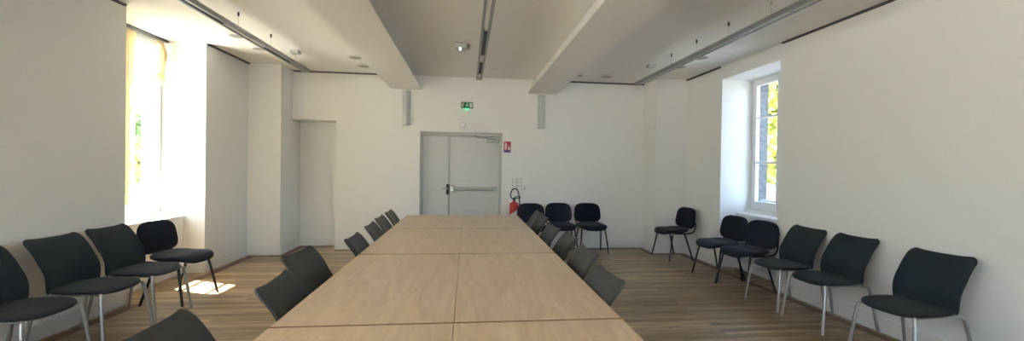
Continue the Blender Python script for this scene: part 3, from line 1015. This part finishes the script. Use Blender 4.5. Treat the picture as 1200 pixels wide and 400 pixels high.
tube(g, [(-0.028, -0.0, 0.572), (-0.058, -0.03, 0.60), (-0.066, -0.03, 0.66), (-0.03, -0.03, 0.735), (0.03, -0.03, 0.745), (0.070, -0.03, 0.68), (0.085, -0.03, 0.58), (0.092, -0.03, 0.45), (0.095, -0.02, 0.25)], 0.0105, smooth=6)
obj('hose', g, M['dark'], t, True)
g = bmesh.new(); box(g, -0.03, 0.03, 0.079, 0.1245, 0.18, 0.42, 0.003)
obj('wall_bracket', g, M['dark'], t)

# ================================================================== RADIATOR, CURTAINS
t = thing('radiator', 'white finned radiator under the right window, behind the visitor chairs', 'radiator', (3.93, 5.12, 0.10))
g = bmesh.new()
for k in range(17):
    y = -0.40 + k * 0.05
    tube(g, [(-0.045, y, 0.03), (-0.045, y, 0.58)], 0.0125, seg=8); tube(g, [(0.02, y, 0.03), (0.02, y, 0.58)], 0.0125, seg=8)
    box(g, -0.045, 0.02, y - 0.006, y + 0.006, 0.03, 0.58)
obj('fins', g, M['rad'], t, True)
g = bmesh.new()
for z in (0.035, 0.575):
    box(g, -0.056, 0.034, -0.415, 0.415, z - 0.018, z + 0.018, 0.008)
obj('header', g, M['rad'], t)
g = bmesh.new(); box(g, 0.0345, 0.0885, -0.3, -0.26, 0.15, 0.5); box(g, 0.0345, 0.0885, 0.26, 0.30, 0.15, 0.5)
obj('bracket', g, M['rad'], t)
g = bmesh.new(); tube(g, [(-0.01, 0.41, 0.04), (-0.01, 0.47, 0.04), (-0.01, 0.47, -0.10)], 0.009); lathe(g, [(0.018, 0), (0.018, 0.05)], 14, (-0.01, 0.445, 0.015))
obj('pipe_valve', g, M['rad'], t, True)

def gathered(name, lab, x, pts, nf, amp, seed):
    """hanging cloth: pts = list of (z, y centre, half width); folded in x"""
    rnd = random.Random(seed)
    N = 40
    t = thing(name, lab, 'curtain', (x, pts[0][1], pts[-1][0]), 0, 'cream curtains at the left window')
    zs = [p[0] for p in pts]
    g = bmesh.new()
    def sample(z):
        for a, b in zip(pts, pts[1:]):
            if a[0] >= z >= b[0]:
                f = (a[0] - z) / (a[0] - b[0]); f = f * f * (3 - 2 * f)
                return a[1] + (b[1] - a[1]) * f, a[2] + (b[2] - a[2]) * f
        return pts[-1][1], pts[-1][2]
    M_ = 46
    ra, rb = [], []
    for j in range(M_ + 1):
        z = zs[0] + (zs[-1] - zs[0]) * j / M_
        yc, hw = sample(z)
        A, B = [], []
        for i in range(N + 1):
            u = -1 + 2 * i / N
            ph = u * nf * math.pi + 0.4 * math.sin(z * 3 + seed)
            xx = amp * math.sin(ph) * (0.6 + 0.4 * math.sin(z * 2.0 + u * 2))
            A.append(g.verts.new((xx + 0.0012, yc - pts[0][1] + u * hw, z - zs[-1])))
            B.append(g.verts.new((xx - 0.0012, yc - pts[0][1] + u * hw, z - zs[-1])))
        ra.append(A); rb.append(B)
    for j in range(M_):
        for i in range(N):
            g.faces.new((ra[j][i], ra[j][i + 1], ra[j + 1][i + 1], ra[j + 1][i]))
            g.faces.new((rb[j][i], rb[j + 1][i], rb[j + 1][i + 1], rb[j][i + 1]))
    for j in range(M_):
        g.faces.new((ra[j][0], ra[j + 1][0], rb[j + 1][0], rb[j][0])); g.faces.new((ra[j][N], rb[j][N], rb[j + 1][N], ra[j + 1][N]))
    for i in range(N):
        g.faces.new((ra[0][i], rb[0][i], rb[0][i + 1], ra[0][i + 1])); g.faces.new((ra[M_][i], ra[M_][i + 1], rb[M_][i + 1], rb[M_][i]))
    obj('cloth', g, M['curtain'], t, True)
    return t
c1 = gathered('curtain', 'cream curtain hanging in a narrow strip at the near side of the left window', -3.855,
              [(2.955, 4.87, 0.33), (2.0, 4.87, 0.33), (1.22, 4.87, 0.33), (0.99, 4.94, 0.42), (0.94, 4.94, 0.42)], 13, 0.014, 3)
c2 = gathered('curtain', 'cream curtain knotted up short in the far top corner of the left window', -3.845,
              [(2.955, 5.56, 0.05), (2.80, 5.60, 0.085), (2.62, 5.575, 0.07), (2.48, 5.56, 0.055)], 4, 0.022, 5)
g = bmesh.new()      # bundled end of the knotted curtain
lathe(g, [(0.01, -0.075), (0.045, -0.060), (0.070, -0.020), (0.074, 0.02), (0.055, 0.05), (0.045, 0.06)], 28, (0, 0, 0.0))
for v in g.verts:
    a = math.atan2(v.co.y, v.co.x); v.co.x *= 0.62 * (1 + 0.14 * math.sin(7 * a + v.co.z * 30)); v.co.y *= 1 + 0.12 * math.sin(7 * a + v.co.z * 30)
obj('knot', g, M['curtain'], c2, True)
g = bmesh.new()
tube(g, [(0.012, -0.035, 0.43), (0.03, -0.10, 0.10)], 0.011, seg=8)
obj('hem_batten', g, M['upvc'], c2, True)

# ================================================================== OUTSIDE
struct('trim_8', BX(-70, OR, -50, 90, -0.45, -0.30), M['pave'])
struct('trim_9', BX(OR, 70, -50, 90, -0.45, -0.30), M['cobbles'])
def foliage(bm, c, rad, n, leaf, rnd):
    for _ in range(n):
        d = Vector((rnd.gauss(0, 1), rnd.gauss(0, 1), rnd.gauss(0, 1))).normalized()
        p = Vector(c) + Vector((d.x * rad[0], d.y * rad[1], d.z * rad[2])) * (rnd.random() ** 0.35)
        a = Vector((rnd.gauss(0, 1), rnd.gauss(0, 1), rnd.gauss(0, 1))).normalized()
        b = a.orthogonal().normalized(); cc = a.cross(b)
        s = leaf * rnd.uniform(0.6, 1.3)
        bm.faces.new([bm.verts.new(p + b * s), bm.verts.new(p + cc * s * 0.55), bm.verts.new(p - b * s), bm.verts.new(p - cc * s * 0.55)])
def tree(name, x, y, h, spread, n, leafm, lab, cat, group, seed, leaf=0.11, low=0.3):
    rnd = random.Random(seed)
    t = thing(name, lab, cat, (x, y, -0.30), 0, group)
    g = bmesh.new()
    tube(g, [(0, 0, 0), (0.04, 0.02, h * 0.4), (-0.03, 0.05, h * 0.8)], 0.05 * h / 3, r1=0.02 * h / 3, smooth=3)
    for k in range(6):
        a = k * 1.05
        tube(g, [(0, 0, h * (low + 0.06 * k)), (math.cos(a) * spread * 0.6, math.sin(a) * spread * 0.6, h * (low + 0.25 + 0.06 * k))], 0.02 * h / 3, r1=0.008)
    obj('trunk', g, M['bark'], t, True)
    g = bmesh.new()
    for k in range(9):
        a = rnd.uniform(0, 6.28); rr = rnd.uniform(0, 0.6) * spread
        zc = h * rnd.uniform(low + 0.1, 0.88)
        foliage(g, (math.cos(a) * rr, math.sin(a) * rr, zc), (spread * 0.55, spread * 0.55, h * 0.18), n // 9, leaf, rnd)
    obj('foliage', g, leafm, t)
tree('tree', 8.6, 10.2, 6.2, 1.9, 4200, M['leafy'], 'yellow green tree seen through the right window', 'tree', None, 11, 0.13, 0.25)
tree('tree', 12.5, 17.0, 8.0, 3.0, 4200, M['leafd'], 'green tree farther off behind the yellow green one, through the right window', 'tree', None, 12, 0.2, 0.2)
tree('shrub', -9.6, 13.6, 3.3, 1.3, 2600, M['leafd'], 'green shrub seen through the left window below the roof', 'shrub', None, 13, 0.10, 0.05)
tree('shrub', -8.3, 11.3, 2.3, 0.9, 2000, M['leafy'], 'yellow green shrub seen through the lower left window', 'shrub', None, 14, 0.08, 0.05)
# neighbouring house
t = thing('house', 'stone house with a slate gable roof seen through the left window', 'house', (-17.5, 24.0, -0.3))
obj('wall', BX(-5, 5, -3, 3, 0, 4.0), M['stone'], t)
g = bmesh.new()
P = [(-5.4, -3.4, 3.8), (5.4, -3.4, 3.8), (5.4, 3.4, 3.8), (-5.4, 3.4, 3.8), (-5.4, 0, 7.0), (5.4, 0, 7.0)]
v = [g.verts.new(p) for p in P]
for f in ((0, 1, 5, 4), (2, 3, 4, 5), (0, 4, 3), (1, 2, 5), (0, 3, 2, 1)):
    g.faces.new([v[i] for i in f])
obj('roof', g, M['slate'], t)
obj('chimney', BX(3.0, 3.8, -0.4, 0.4, 6.0, 7.9), M['stone'], t)
for xx in (-3.0, 0.0, 3.0):
    obj('window', BX(xx - 0.5, xx + 0.5, -3.04, -3.0, 1.4, 2.9), M['dark'], t)
